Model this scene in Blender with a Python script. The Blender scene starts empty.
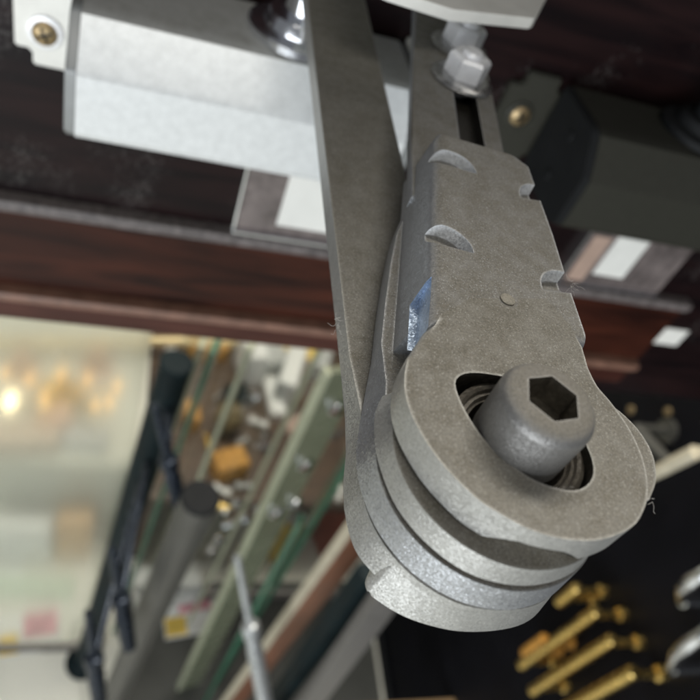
import bpy, bmesh, math, random
from mathutils import Vector, Matrix
random.seed(7)
scene = bpy.context.scene
COL = scene.collection

# ------------------------------------------------------------------ camera
CAM_Z = 1.75                       # eye height above the shop floor (m)
AX = Vector((0.94506, -0.10156, 0.31072))
AY = Vector((-0.13071, 0.75382, 0.64395))
AZ = Vector((0.29963, 0.64919, -0.69913))
cam_d = bpy.data.cameras.new('camera')
cam = bpy.data.objects.new('camera', cam_d); COL.objects.link(cam)
cam_d.sensor_width = 36; cam_d.lens = 36.0
cam_d.clip_start = 0.005; cam_d.clip_end = 60
right = Vector((AX.x, AY.x, AZ.x)); upv = Vector((AX.y, AY.y, AZ.y)); back = -Vector((AX.z, AY.z, AZ.z))
right.normalize(); back.normalize(); upv = back.cross(right).normalized()
mw = Matrix((right, upv, back)).transposed().to_4x4()
mw.translation = (0, 0, CAM_Z)
cam.matrix_world = mw
cam_d.dof.use_dof = True
cam_d.dof.focus_distance = 0.128
cam_d.dof.aperture_fstop = 17.5
cam_d.dof.aperture_blades = 0
scene.camera = cam

# ------------------------------------------------------------------ light
world = bpy.data.worlds.new('World'); scene.world = world; world.use_nodes = True
bg = world.node_tree.nodes['Background']
bg.inputs[0].default_value = (0.92, 0.95, 1.0, 1); bg.inputs[1].default_value = 0.16

def area(name, loc, target, sx, sy, power, col):
    l = bpy.data.lights.new(name, 'AREA'); l.shape = 'RECTANGLE'; l.size = sx; l.size_y = sy
    l.energy = power; l.color = col
    o = bpy.data.objects.new(name, l); COL.objects.link(o)
    o.location = loc
    o.rotation_euler = (Vector(target) - Vector(loc)).to_track_quat('-Z', 'Y').to_euler()
    return o
area('shop_window_light', (-1.1, -2.3, 1.25), (0.05, 0.2, 1.6), 2.2, 1.5, 74, (0.93, 0.97, 1.0))
area('ceiling_tube_light', (0.2, 1.1, 3.1), (0.1, 0.8, 0.0), 1.6, 0.5, 58, (1.0, 0.95, 0.86))
area('ceiling_front_light', (-0.2, -0.9, 3.1), (0.0, 0.1, 1.6), 1.2, 0.3, 8, (1.0, 0.95, 0.86))
vs = scene.view_settings
vs.view_transform = 'Standard'; vs.look = 'None'; vs.exposure = 0.0; vs.gamma = 1.0
vs.use_curve_mapping = False
scene.cycles.use_denoising = True

# ------------------------------------------------------------------ helpers
MM = 0.001
P0 = Vector((0.0603593, 0.0564807, CAM_Z - 0.0756290))     # elbow axis at the top face of the sleeve

def ray(x, y):
    v = Vector(((x - 350) / 700, (350 - y) / 700, 1.0))
    return Vector((AX.dot(v), AY.dot(v), AZ.dot(v)))
def at(x, y, depth):
    r = ray(x, y) * depth; r.z += CAM_Z; return r
def at_z(x, y, z):                # point of the place at height z above the floor
    r = ray(x, y); r = r * ((z - CAM_Z) / r.z); r.z += CAM_Z; return r
def at_y(x, y, Y):
    r = ray(x, y); r = r * (Y / r.y); r.z += CAM_Z; return r
def at_x(x, y, X):
    r = ray(x, y); r = r * (X / r.x); r.z += CAM_Z; return r

def link(o, parent=None):
    COL.objects.link(o)
    if parent is not None:
        o.parent = parent
        o.matrix_parent_inverse = parent.matrix_basis.inverted()
    return o
def tag(o, label, cat, group=None):
    o['label'] = label; o['category'] = cat
    if group: o['group'] = group
    return o
def empty(name, loc, label=None, cat=None, group=None):
    o = bpy.data.objects.new(name, None); o.location = loc; o.empty_display_size = 0.02
    COL.objects.link(o)
    if label: tag(o, label, cat, group)
    return o
def obj(name, bm, mat, parent=None, smooth=True, angle=35):
    me = bpy.data.meshes.new(name)
    bmesh.ops.recalc_face_normals(bm, faces=bm.faces[:])
    bm.to_mesh(me); bm.free()
    mats = mat if isinstance(mat, (list, tuple)) else [mat]
    for m in mats: me.materials.append(m)
    if smooth:
        me.shade_smooth()
        me.set_sharp_from_angle(angle=math.radians(angle))
    o = link(bpy.data.objects.new(name, me), parent)
    if smooth: o.modifiers.new('even_normals', 'WEIGHTED_NORMAL').keep_sharp = True
    return o
def catmull(pts, n=6, closed=True):
    out = []; N = len(pts)
    for i in range(N if closed else N - 1):
        p = [Vector(pts[(i + k) % N]) if closed else Vector(pts[min(max(i + k, 0), N - 1)]) for k in (-1, 0, 1, 2)]
        for j in range(n):
            t = j / n
            out.append(0.5 * ((2 * p[1]) + (p[2] - p[0]) * t + (2 * p[0] - 5 * p[1] + 4 * p[2] - p[3]) * t * t
                              + (3 * p[1] - p[0] - 3 * p[2] + p[3]) * t ** 3))
    if not closed: out.append(Vector(pts[-1]))
    return [(v.x, v.y) for v in out]
def add_prism(bm, outline, z0, z1, bev=0.0, segs=2, mtx=None, mi=0):
    """outline in mm (x, y); z in mm; rim edges of the two caps rounded by bev"""
    b = bmesh.new()
    lo = [b.verts.new((x * MM, y * MM, z0 * MM)) for x, y in outline]
    hi = [b.verts.new((x * MM, y * MM, z1 * MM)) for x, y in outline]
    n = len(outline)
    f0 = b.faces.new(lo[::-1]); f1 = b.faces.new(hi)
    for i in range(n): b.faces.new((lo[i], lo[(i + 1) % n], hi[(i + 1) % n], hi[i]))
    if bev > 0:
        es = list(set(f0.edges[:] + f1.edges[:]))
        bmesh.ops.bevel(b, geom=es, offset=bev * MM, segments=segs, affect='EDGES', profile=0.5, clamp_overlap=True)
    for f in b.faces: f.material_index = mi
    merge(bm, b, mtx)
def drafted(bm, outline, z0, z1, rmax, bev, mtx, mi=0, ylim=(14.0, 24.0)):
    """prism whose upper rim is drawn in to radius rmax round the pivot (casting draft)"""
    b = bmesh.new(); n = len(outline); lo = []; hi = []
    for x, y in outline:
        k = min(1.0, rmax / max(1e-6, math.hypot(x, y)))
        t = min(1.0, max(0.0, (y - ylim[0]) / (ylim[1] - ylim[0]))); k = k + (1 - k) * t
        lo.append(b.verts.new((x * MM, y * MM, z0 * MM))); hi.append(b.verts.new((x * k * MM, y * k * MM, z1 * MM)))
    f0 = b.faces.new(lo[::-1]); f1 = b.faces.new(hi)
    for i in range(n): b.faces.new((lo[i], lo[(i + 1) % n], hi[(i + 1) % n], hi[i]))
    bmesh.ops.bevel(b, geom=list(set(f0.edges[:] + f1.edges[:])), offset=bev * MM, segments=3, affect='EDGES', profile=0.5, clamp_overlap=True)
    for f in b.faces: f.material_index = mi
    merge(bm, b, mtx)
def merge(bm, b, mtx=None):
    if mtx is not None: bmesh.ops.transform(b, matrix=mtx, verts=b.verts[:])
    me = bpy.data.meshes.new('tmp'); b.to_mesh(me); b.free(); bm.from_mesh(me); bpy.data.meshes.remove(me)
def add_lathe(bm, prof, n=40, mtx=None, mi=0, scale=MM):
    b = bmesh.new(); rings = []
    for r, z in prof:
        if r <= 1e-6: rings.append([b.verts.new((0, 0, z * scale))])
        else: rings.append([b.verts.new((r * scale * math.cos(2 * math.pi * k / n), r * scale * math.sin(2 * math.pi * k / n), z * scale)) for k in range(n)])
    for a, c in zip(rings[:-1], rings[1:]):
        for k in range(n):
            k2 = (k + 1) % n
            if len(a) == 1 and len(c) == 1: continue
            if len(a) == 1: b.faces.new((a[0], c[k], c[k2]))
            elif len(c) == 1: b.faces.new((a[k], a[k2], c[0]))
            else: b.faces.new((a[k], a[k2], c[k2], c[k]))
    if len(rings[0]) > 1: b.faces.new(rings[0][::-1])
    if len(rings[-1]) > 1: b.faces.new(rings[-1])
    for f in b.faces: f.material_index = mi
    merge(bm, b, mtx)
def align(p, q):
    """matrix that puts local +z along p->q with its origin at p"""
    d = (Vector(q) - Vector(p)).normalized()
    return Matrix.Translation(p) @ d.to_track_quat('Z', 'Y').to_matrix().to_4x4()
def add_tube(bm, pts, r, n=10, mi=0, cap=True):
    pts = [Vector(p) for p in pts]; rings = []; N = len(pts)
    rr = r if isinstance(r, (list, tuple)) else [r] * N
    ref = Vector((0.3, 0.5, 0.81))
    for i, p in enumerate(pts):
        d = (pts[min(i + 1, N - 1)] - pts[max(i - 1, 0)]).normalized()
        u = d.cross(ref).normalized(); v = d.cross(u)
        rings.append([bm.verts.new(p + (u * math.cos(2 * math.pi * k / n) + v * math.sin(2 * math.pi * k / n)) * rr[i]) for k in range(n)])
    for a, c in zip(rings[:-1], rings[1:]):
        for k in range(n): bm.faces.new((a[k], a[(k + 1) % n], c[(k + 1) % n], c[k])).material_index = mi
    if cap: bm.faces.new(rings[0][::-1]).material_index = mi; bm.faces.new(rings[-1]).material_index = mi
def add_box(bm, lo, hi, bev=0.0, mtx=None, mi=0, segs=2):
    b = bmesh.new(); bmesh.ops.create_cube(b, size=1)
    for v in b.verts: v.co = Vector([(lo[i] + hi[i]) / 2 + v.co[i] * (hi[i] - lo[i]) for i in range(3)])
    if bev > 0: bmesh.ops.bevel(b, geom=b.edges[:], offset=bev, segments=segs, affect='EDGES', profile=0.5)
    for f in b.faces: f.material_index = mi
    merge(bm, b, mtx)
def solid(bm, mats):
    bmesh.ops.remove_doubles(bm, verts=bm.verts[:], dist=1e-7)
    bmesh.ops.recalc_face_normals(bm, faces=bm.faces[:])
    if bm.calc_volume(signed=True) < 0: bmesh.ops.reverse_faces(bm, faces=bm.faces[:])
    me = bpy.data.meshes.new('tmp_solid'); bm.to_mesh(me); bm.free()
    for m in mats: me.materials.append(m)
    o = bpy.data.objects.new('tmp_solid', me); COL.objects.link(o); return o
def boolean(base, others, op):
    for c in others:
        md = base.modifiers.new('b', 'BOOLEAN'); md.operation = op; md.solver = 'EXACT'; md.object = c
        md.material_mode = 'TRANSFER'
        bpy.context.view_layer.update()
        me = bpy.data.meshes.new_from_object(base.evaluated_get(bpy.context.evaluated_depsgraph_get()))
        base.modifiers.clear(); old = base.data; base.data = me; bpy.data.meshes.remove(old)
    for c in others:
        m = c.data; bpy.data.objects.remove(c); bpy.data.meshes.remove(m)
    return base
def finish(base, name, parent, angle=32):
    base.name = name; base.data.name = name
    base.data.shade_smooth(); base.data.set_sharp_from_angle(angle=math.radians(angle))
    base.parent = parent; base.matrix_parent_inverse = parent.matrix_basis.inverted()
    base.modifiers.new('even_normals', 'WEIGHTED_NORMAL').keep_sharp = True
    return base

# ------------------------------------------------------------------ materials
def nt(name):
    m = bpy.data.materials.new(name); m.use_nodes = True
    t = m.node_tree; return m, t, t.nodes['Principled BSDF']
def tex(t, kind, scale, coord='Object', **kw):
    c = t.nodes.new('ShaderNodeTexCoord'); n = t.nodes.new(kind)
    t.links.new(c.outputs[coord], n.inputs['Vector'])
    n.inputs['Scale'].default_value = scale
    for k, v in kw.items(): n.inputs[k].default_value = v
    return n
def ramp(t, src, stops):
    r = t.nodes.new('ShaderNodeValToRGB'); e = r.color_ramp.elements
    while len(e) > 1: e.remove(e[0])
    for i, (p, c) in enumerate(stops):
        el = e[0] if i == 0 else e.new(p)
        el.position = p; el.color = (*c, 1) if len(c) == 3 else c
    t.links.new(src, r.inputs[0]); return r
def mixc(t, fac, a, b, mode='MIX'):
    m = t.nodes.new('ShaderNodeMix'); m.data_type = 'RGBA'; m.blend_type = mode
    for s, v in ((m.inputs['Factor'], fac), (m.inputs['A'], a), (m.inputs['B'], b)):
        if hasattr(v, 'links'): t.links.new(v, s)
        elif isinstance(v, (int, float)): s.default_value = v
        else: s.default_value = (*v, 1)
    return m.outputs['Result']
def math_(t, op, a, b=None, clamp=False):
    m = t.nodes.new('ShaderNodeMath'); m.operation = op; m.use_clamp = clamp
    for i, v in enumerate((a, b)):
        if v is None: continue
        if hasattr(v, 'links'): t.links.new(v, m.inputs[i])
        else: m.inputs[i].default_value = v
    return m.outputs[0]

def metal_paint(name, base, dust=(0.150, 0.139, 0.114), metallic=0.55, rough=0.42, dust_amt=0.93, flake=0.5, flake_size=0.28, coarse=260.0, bump=0.55, dmin=0.5, wear=True):
    """silver metal-flake paint; shop dust has settled on every face that looks up"""
    m, t, p = nt(name)
    vor = tex(t, 'ShaderNodeTexVoronoi', 1000.0 / flake_size)
    sep = t.nodes.new('ShaderNodeVectorMath'); sep.operation = 'SUBTRACT'; t.links.new(vor.outputs['Color'], sep.inputs[0]); sep.inputs[1].default_value = (0.5, 0.5, 0.5)
    sc = t.nodes.new('ShaderNodeVectorMath'); sc.operation = 'SCALE'; t.links.new(sep.outputs[0], sc.inputs[0]); sc.inputs['Scale'].default_value = flake
    geo = t.nodes.new('ShaderNodeNewGeometry')
    ad = t.nodes.new('ShaderNodeVectorMath'); ad.operation = 'ADD'; t.links.new(sc.outputs[0], ad.inputs[1])
    nz = tex(t, 'ShaderNodeTexNoise', coarse, Detail=6.0, Roughness=0.62)
    nf = tex(t, 'ShaderNodeTexNoise', 2300.0, Detail=3.0, Roughness=0.7)
    bmp = t.nodes.new('ShaderNodeBump'); bmp.inputs['Strength'].default_value = bump; bmp.inputs['Distance'].default_value = 0.00016
    t.links.new(nf.outputs['Fac'], bmp.inputs['Height'])
    t.links.new(bmp.outputs['Normal'], ad.inputs[0])
    nrm = t.nodes.new('ShaderNodeVectorMath'); nrm.operation = 'NORMALIZE'; t.links.new(ad.outputs[0], nrm.inputs[0])
    # dust
    sx = t.nodes.new('ShaderNodeSeparateXYZ'); t.links.new(geo.outputs['Normal'], sx.inputs[0])
    mr = t.nodes.new('ShaderNodeMapRange'); mr.interpolation_type = 'SMOOTHSTEP'
    mr.inputs['From Min'].default_value = dmin; mr.inputs['From Max'].default_value = 0.985
    t.links.new(sx.outputs['Z'], mr.inputs['Value'])
    br = ramp(t, nz.outputs['Fac'], [(0.3, (0.78,) * 3), (0.62, (1.0,) * 3)])
    df = math_(t, 'MULTIPLY', mr.outputs[0], br.outputs[0]); df = math_(t, 'MULTIPLY', df, dust_amt, True)
    if wear:
        # handled edges are rubbed clean; single flakes glint through the dust
        bv = t.nodes.new('ShaderNodeBevel'); bv.samples = 4; bv.inputs['Radius'].default_value = 0.0009
        dt = t.nodes.new('ShaderNodeVectorMath'); dt.operation = 'DOT_PRODUCT'
        t.links.new(bv.outputs[0], dt.inputs[0]); t.links.new(geo.outputs['Normal'], dt.inputs[1])
        ew = ramp(t, math_(t, 'ADD', math_(t, 'SUBTRACT', 1.0, dt.outputs['Value']), math_(t, 'MULTIPLY', math_(t, 'SUBTRACT', nz.outputs['Fac'], 0.5), 0.12)), [(0.03, (0,) * 3), (0.16, (0.8,) * 3)])
        df = math_(t, 'MULTIPLY', df, math_(t, 'SUBTRACT', 1.0, ew.outputs[0]))
        fl = tex(t, 'ShaderNodeTexVoronoi', 5200.0)
        fs = t.nodes.new('ShaderNodeSeparateColor'); t.links.new(fl.outputs['Color'], fs.inputs[0])
        gl = ramp(t, fs.outputs[1], [(0.90, (0,) * 3), (0.96, (0.42,) * 3)])
        df = math_(t, 'MULTIPLY', df, math_(t, 'SUBTRACT', 1.0, gl.outputs[0]))
    grain = ramp(t, nf.outputs['Fac'], [(0.32, tuple(c * 0.72 for c in dust)), (0.5, dust), (0.68, tuple(min(1, c * 1.28) for c in dust))])
    blot = ramp(t, nz.outputs['Fac'], [(0.3, tuple(c * 0.9 for c in base)), (0.7, tuple(min(1, c * 1.06) for c in base))])
    speck = ramp(t, nf.outputs['Fac'], [(0.3, (0.84,) * 3), (0.5, (1.0,) * 3), (0.7, (1.1,) * 3)])
    paint = mixc(t, 1.0, blot.outputs[0], speck.outputs[0], 'MULTIPLY')
    vg = tex(t, 'ShaderNodeTexVoronoi', 5200.0)
    sv = t.nodes.new('ShaderNodeSeparateColor'); t.links.new(vg.outputs['Color'], sv.inputs[0])
    gr2 = ramp(t, sv.outputs[0], [(0.0, (0.74,) * 3), (0.25, (0.93,) * 3), (0.75, (1.06,) * 3), (1.0, (1.14,) * 3)])
    dusty = mixc(t, 1.0, grain.outputs[0], gr2.outputs[0], 'MULTIPLY')
    big = tex(t, 'ShaderNodeTexNoise', 75.0, Detail=4.0, Roughness=0.55, Distortion=0.4)
    worn = ramp(t, big.outputs['Fac'], [(0.32, (0.86, 0.85, 0.82)), (0.5, (1.0, 1.0, 1.0)), (0.68, (1.06, 1.07, 1.09))])
    dusty = mixc(t, 1.0, dusty, worn.outputs[0], 'MULTIPLY')
    col = mixc(t, df, paint, dusty)
    t.links.new(col, p.inputs['Base Color'])
    inv = math_(t, 'SUBTRACT', 1.0, df)
    t.links.new(math_(t, 'MULTIPLY', inv, metallic), p.inputs['Metallic'])
    t.links.new(math_(t, 'ADD', math_(t, 'MULTIPLY', df, 0.45), rough, True), p.inputs['Roughness'])
    t.links.new(nrm.outputs[0], p.inputs['Normal'])
    p.inputs['Specular IOR Level'].default_value = 0.35
    return m
def plain(name, col, rough=0.5, metallic=0.0, var=0.12, scale=60.0, bump=0.0, spec=0.5):
    m, t, p = nt(name)
    n = tex(t, 'ShaderNodeTexNoise', scale, Detail=5.0, Roughness=0.6)
    r = ramp(t, n.outputs['Fac'], [(0.3, tuple(c * (1 - var) for c in col)), (0.7, tuple(min(1, c * (1 + var)) for c in col))])
    t.links.new(r.outputs[0], p.inputs['Base Color'])
    rr = ramp(t, n.outputs['Fac'], [(0.3, (max(0, rough - 0.06),) * 3), (0.7, (min(1, rough + 0.08),) * 3)])
    t.links.new(rr.outputs[0], p.inputs['Roughness'])
    p.inputs['Metallic'].default_value = metallic; p.inputs['Specular IOR Level'].default_value = spec
    if bump:
        b = t.nodes.new('ShaderNodeBump'); b.inputs['Strength'].default_value = bump; b.inputs['Distance'].default_value = 0.0005
        t.links.new(n.outputs['Fac'], b.inputs['Height']); t.links.new(b.outputs[0], p.inputs['Normal'])
    return m
def wood(name, dark, light, rough=0.3, scale=14.0, coat=0.3, dust=0.0, spec=0.5):
    m, t, p = nt(name); p.inputs['Specular IOR Level'].default_value = spec
    c = t.nodes.new('ShaderNodeTexCoord'); mp = t.nodes.new('ShaderNodeMapping')
    mp.inputs['Scale'].default_value = (0.12, 1.0, 1.0); t.links.new(c.outputs['Object'], mp.inputs[0])
    n = t.nodes.new('ShaderNodeTexNoise'); n.inputs['Scale'].default_value = scale * 10; n.inputs['Detail'].default_value = 7; n.inputs['Distortion'].default_value = 0.6
    t.links.new(mp.outputs[0], n.inputs['Vector'])
    n2 = tex(t, 'ShaderNodeTexNoise', 9.0, Detail=3.0)
    r = ramp(t, n.outputs['Fac'], [(0.34, dark), (0.66, light)])
    col = mixc(t, math_(t, 'MULTIPLY', n2.outputs['Fac'], 0.45), r.outputs[0], tuple(x * 0.55 for x in dark))
    if dust:
        sp = tex(t, 'ShaderNodeTexNoise', 420.0, Detail=4.0, Roughness=0.75)
        cl = tex(t, 'ShaderNodeTexNoise', 30.0, Detail=3.0)
        f = ramp(t, math_(t, 'MULTIPLY', sp.outputs['Fac'], cl.outputs['Fac']), [(0.32, (0,) * 3), (0.46, (dust,) * 3)])
        col = mixc(t, f.outputs[0], col, (0.42, 0.4, 0.38))
    t.links.new(col, p.inputs['Base Color']); p.inputs['Roughness'].default_value = rough
    p.inputs['Coat Weight'].default_value = coat; p.inputs['Coat Roughness'].default_value = 0.2
    return m
def emit(name, col, s):
    m, t, p = nt(name)
    p.inputs['Base Color'].default_value = (*col, 1); p.inputs['Emission Color'].default_value = (*col, 1)
    p.inputs['Emission Strength'].default_value = s; return m
def glass(name, col, rough=0.02, trans=1.0):
    m, t, p = nt(name)
    n = tex(t, 'ShaderNodeTexNoise', 3.0, Detail=2.0)
    r = ramp(t, n.outputs['Fac'], [(0.3, tuple(c * 0.97 for c in col)), (0.7, col)])
    t.links.new(r.outputs[0], p.inputs['Base Color'])
    p.inputs['Transmission Weight'].default_value = trans; p.inputs['Roughness'].default_value = rough; p.inputs['IOR'].default_value = 1.45
    return m

M = {}
M['arm'] = metal_paint('silver_flake_paint', (0.44, 0.455, 0.475), flake=0.34, metallic=0.7, rough=0.38)
M['pivot'] = metal_paint('silver_cast_paint', (0.43, 0.43, 0.41), metallic=0.55, rough=0.42, flake=0.26)
M['bolt'] = metal_paint('grey_bolt_coating', (0.24, 0.238, 0.232), dust=(0.145, 0.134, 0.110), metallic=0.6, rough=0.42, dust_amt=0.85, flake=0.22, flake_size=0.22)
M['bare'] = metal_paint('bare_cut_steel', (0.86, 0.90, 0.96), metallic=0.15, rough=0.3, dust_amt=0.1, flake=0.55, flake_size=0.35)
M['facet'] = metal_paint('bare_sheared_steel', (0.50, 0.60, 0.74), metallic=0.5, rough=0.3, dust_amt=0.1, flake=0.6, flake_size=0.35)
M['recess_black'] = plain('greasy_recess_shade', (0.024, 0.022, 0.018), 0.36, 0.2, 0.4, 900, 0.6)  # greasy black; shade of hole, slot and screw recesses put into it
M['bush'] = plain('hole_shade_bush', (0.07, 0.062, 0.05), 0.45, 0.3, 0.4, 900, 0.5)  # darkness of the pivot hole put into the bush colour
M['rivet'] = plain('worn_rivet_face', (0.25, 0.235, 0.195), 0.6, 0.2, 0.3, 2500, 0.4)
M['socket'] = plain('dirty_socket', (0.075, 0.066, 0.05), 0.6, 0.2, 0.4, 900, 0.5)
M['body'] = metal_paint('pale_silver_body_paint', (0.74, 0.765, 0.77), dust=(0.26, 0.258, 0.24), metallic=0.15, rough=0.28, dust_amt=0.8, flake=0.03, bump=0.05, dmin=0.8, wear=False)
M['body_end'] = plain('shaded_end_cap', (0.24, 0.25, 0.25), 0.4, 0.3)  # shade of the body's end face put into this grey
M['olive'] = metal_paint('shaded_body_paint', (0.034, 0.034, 0.027), dust=(0.014, 0.014, 0.010), metallic=0.2, rough=0.45, dust_amt=0.8, flake=0.1, wear=False)  # shade over the right closer put into paint and dust colour
M['black'] = plain('black_plastic', (0.010, 0.011, 0.012), 0.7, spec=0.2)
M['zinc'] = plain('bright_zinc', (0.84, 0.85, 0.87), 0.3, 0.25, 0.06, 300)
M['washer'] = plain('grey_zinc_flange', (0.40, 0.40, 0.40), 0.28, 0.9, 0.15, 400)
M['chrome'] = plain('polished_chrome', (0.82, 0.84, 0.88), 0.12, 1.0, 0.04)
M['white'] = plain('white_painted_steel', (0.74, 0.74, 0.70), 0.35, 0.0, 0.06, 120)
M['brassy'] = plain('tarnished_screw_brass', (0.36, 0.27, 0.15), 0.4, 0.8, 0.25, 500)
M['panel'] = wood('black_brown_panel', (0.006, 0.0038, 0.0045), (0.020, 0.0095, 0.0095), 0.3, 10, 0.0, dust=0.12, spec=0.16)
M['rail'] = wood('mahogany_stain', (0.017, 0.006, 0.0045), (0.066, 0.019, 0.011), 0.34, 10, 0.0, spec=0.18)
M['lip'] = wood('reddish_mahogany_edge', (0.045, 0.014, 0.010), (0.10, 0.036, 0.026), 0.42, 10, 0.0, spec=0.25)
M['bead'] = plain('dusty_grey_bead', (0.115, 0.10, 0.098), 0.55, 0.0, 0.5, 260, 0.3)
M['bead_tan'] = plain('worn_tan_edge', (0.19, 0.10, 0.07), 0.5, 0.0, 0.3, 90)
M['card'] = plain('white_card', (0.80, 0.80, 0.76), 0.6, 0.0, 0.04)
M['acrylic'] = plain('smoky_acrylic', (0.16, 0.135, 0.13), 0.12, 0.0, 0.5, 70)
M['tan'] = plain('tan_card', (0.42, 0.30, 0.24), 0.6)
M['fibre'] = plain('lint', (0.55, 0.53, 0.5), 0.8)

M['floor'] = plain('pale_glazed_tile', (0.76, 0.75, 0.66), 0.12, 0.0, 0.06, 6)
M['backwall'] = plain('cream_wall', (0.56, 0.53, 0.45), 0.7, 0.0, 0.05, 4)
M['board'] = plain('black_display_board', (0.005, 0.005, 0.007), 0.5, 0.0, 0.3, 7, spec=0.12)
M['pane'] = glass('pale_green_glass', (0.93, 0.96, 0.925), 0.14)
M['pane2'] = glass('hazy_clear_glass', (0.95, 0.97, 0.95), 0.06)
M['pane_edge'] = plain('green_glass_edge', (0.05, 0.16, 0.10), 0.15, 0.0, 0.2)
M['olive_glass'] = plain('olive_tinted_panel', (0.15, 0.165, 0.11), 0.25, 0.0, 0.15, 12)
M['olive_edge'] = plain('pale_olive_edge', (0.40, 0.42, 0.30), 0.3)
M['darkpost'] = plain('dark_green_black_post', (0.007, 0.014, 0.016), 0.5, 0.0, 0.3, 20, spec=0.12)
M['navy'] = plain('navy_black_metal', (0.022, 0.03, 0.045), 0.25, 0.6)
M['greytube'] = plain('brushed_grey_tube', (0.085, 0.084, 0.076), 0.42, 0.4, 0.15, 40)
M['cream'] = plain('cream_rail', (0.55, 0.50, 0.38), 0.4)
M['copper'] = plain('copper_brown_rail', (0.30, 0.13, 0.075), 0.32, 0.3, 0.2, 30)
M['greyflat'] = plain('grey_flat_steel', (0.20, 0.19, 0.18), 0.4, 0.4)
M['steel'] = plain('satin_steel', (0.42, 0.44, 0.45), 0.3, 0.6)
M['brass'] = plain('polished_brass', (0.93, 0.66, 0.23), 0.26, 1.0, 0.1, 40)
M['amber'] = plain('amber_plastic', (0.50, 0.25, 0.05), 0.3, 0.0, 0.35, 60)
M['paleb'] = plain('pale_lacquered_brass', (0.62, 0.50, 0.27), 0.3, 0.3, 0.25, 20)
M['amber_pale'] = plain('pale_orange_card', (0.66, 0.44, 0.24), 0.5)
M['palegreen'] = plain('pale_green_card', (0.50, 0.60, 0.46), 0.5)
M['tan_pale'] = plain('beige_card', (0.52, 0.45, 0.37), 0.6)
M['bronze'] = plain('brown_crystal', (0.15, 0.115, 0.06), 0.15)
M['mat'] = plain('dark_rubber', (0.06, 0.062, 0.055), 0.6, 0.0, 0.2, 25)
M['shelfdark'] = wood('dark_shelf_wood', (0.05, 0.03, 0.02), (0.14, 0.085, 0.05), 0.4)
M['shelfpale'] = plain('pale_shelf_laminate', (0.62, 0.62, 0.54), 0.22, 0.0, 0.05, 10)
M['peach'] = plain('peach_plastic', (0.58, 0.42, 0.32), 0.4)
M['greybag'] = plain('pale_grey_bag', (0.48, 0.49, 0.47), 0.5, 0.0, 0.1, 30)
M['pinkpaper'] = plain('pink_print', (0.72, 0.30, 0.34), 0.5, 0.0, 0.5, 40)
M['yellowpaper'] = plain('yellow_print', (0.82, 0.55, 0.10), 0.5, 0.0, 0.3, 40)
M['redbox'] = plain('brick_red_box', (0.30, 0.07, 0.04), 0.5)
M['woodpale'] = wood('pale_wood_edge', (0.24, 0.15, 0.07), (0.42, 0.28, 0.14), 0.45)
M['bulb_hot'] = emit('reflection_bulb_white', (1.0, 0.83, 0.5), 7.0)  # brightest of the lights reflected in the pane, as an added bulb
M['bulb_warm'] = emit('reflection_bulb_amber', (1.0, 0.58, 0.2), 1.6)  # fainter warm reflections in the pane, as added bulbs

# ------------------------------------------------------------------ setting
bm = bmesh.new(); add_box(bm, (-4, -3, -0.06), (4, 4, 0.0)); o = obj('floor', bm, M['floor'], smooth=False); o['kind'] = 'structure'
# tile joints
bm = bmesh.new(); add_box(bm, (-3, 1.72, 0.0), (3, 1.82, 2.6)); o = obj('wall_back', bm, M['backwall'], smooth=False); o['kind'] = 'structure'

WALL_Y = 0.310
Z = lambda z: CAM_Z + z
board = empty('display_board', (0.1, WALL_Y, Z(-0.36)), 'dark mahogany display board behind the silver door closer', 'display board')
bm = bmesh.new(); add_box(bm, (-0.75, WALL_Y, Z(-0.246)), (0.62, WALL_Y + 0.03, Z(0.25))); obj('panel', bm, M['panel'], board)
bm = bmesh.new(); add_box(bm, (-0.75, WALL_Y - 0.008, Z(-0.2545)), (0.372, WALL_Y + 0.03, Z(-0.2463)), 0.003); obj('bead', bm, M['bead'], board)
bm = bmesh.new(); add_box(bm, (-0.75, WALL_Y - 0.003, Z(-0.3095)), (0.372, WALL_Y + 0.03, Z(-0.2548)), 0.002); obj('rail', bm, M['rail'], board)
bm = bmesh.new(); add_box(bm, (-0.75, WALL_Y - 0.010, Z(-0.3175)), (0.372, WALL_Y + 0.03, Z(-0.3098)), 0.003); obj('bead', bm, M['bead_tan'], board)
bm = bmesh.new(); add_box(bm, (-0.75, WALL_Y - 0.004, Z(-0.337)), (0.372, WALL_Y + 0.03, Z(-0.3178)), 0.002); obj('lower_edge', bm, M['lip'], board)

SIDE_X = 0.72
side = empty('side_board', (SIDE_X + 0.02, 0.4, 0), 'black upright board carrying the brass pull handles', 'display board')
bm = bmesh.new(); add_box(bm, (SIDE_X, -0.5, 0.02), (SIDE_X + 0.04, 1.72, Z(-0.30))); obj('panel', bm, M['board'], side, smooth=False)
bm = bmesh.new(); add_box(bm, (SIDE_X - 0.012, -0.5, 0.0), (SIDE_X + 0.04, 1.72, 0.0195), 0.002); obj('plinth', bm, M['black'], side)

# ------------------------------------------------------------------ the silver door closer (subject)
closer = empty('door_closer', (0.05, WALL_Y, Z(-0.15)), 'silver door closer with dusty folded arm reaching towards the viewer', 'door closer')
T0 = Matrix.Translation(P0)

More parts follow.
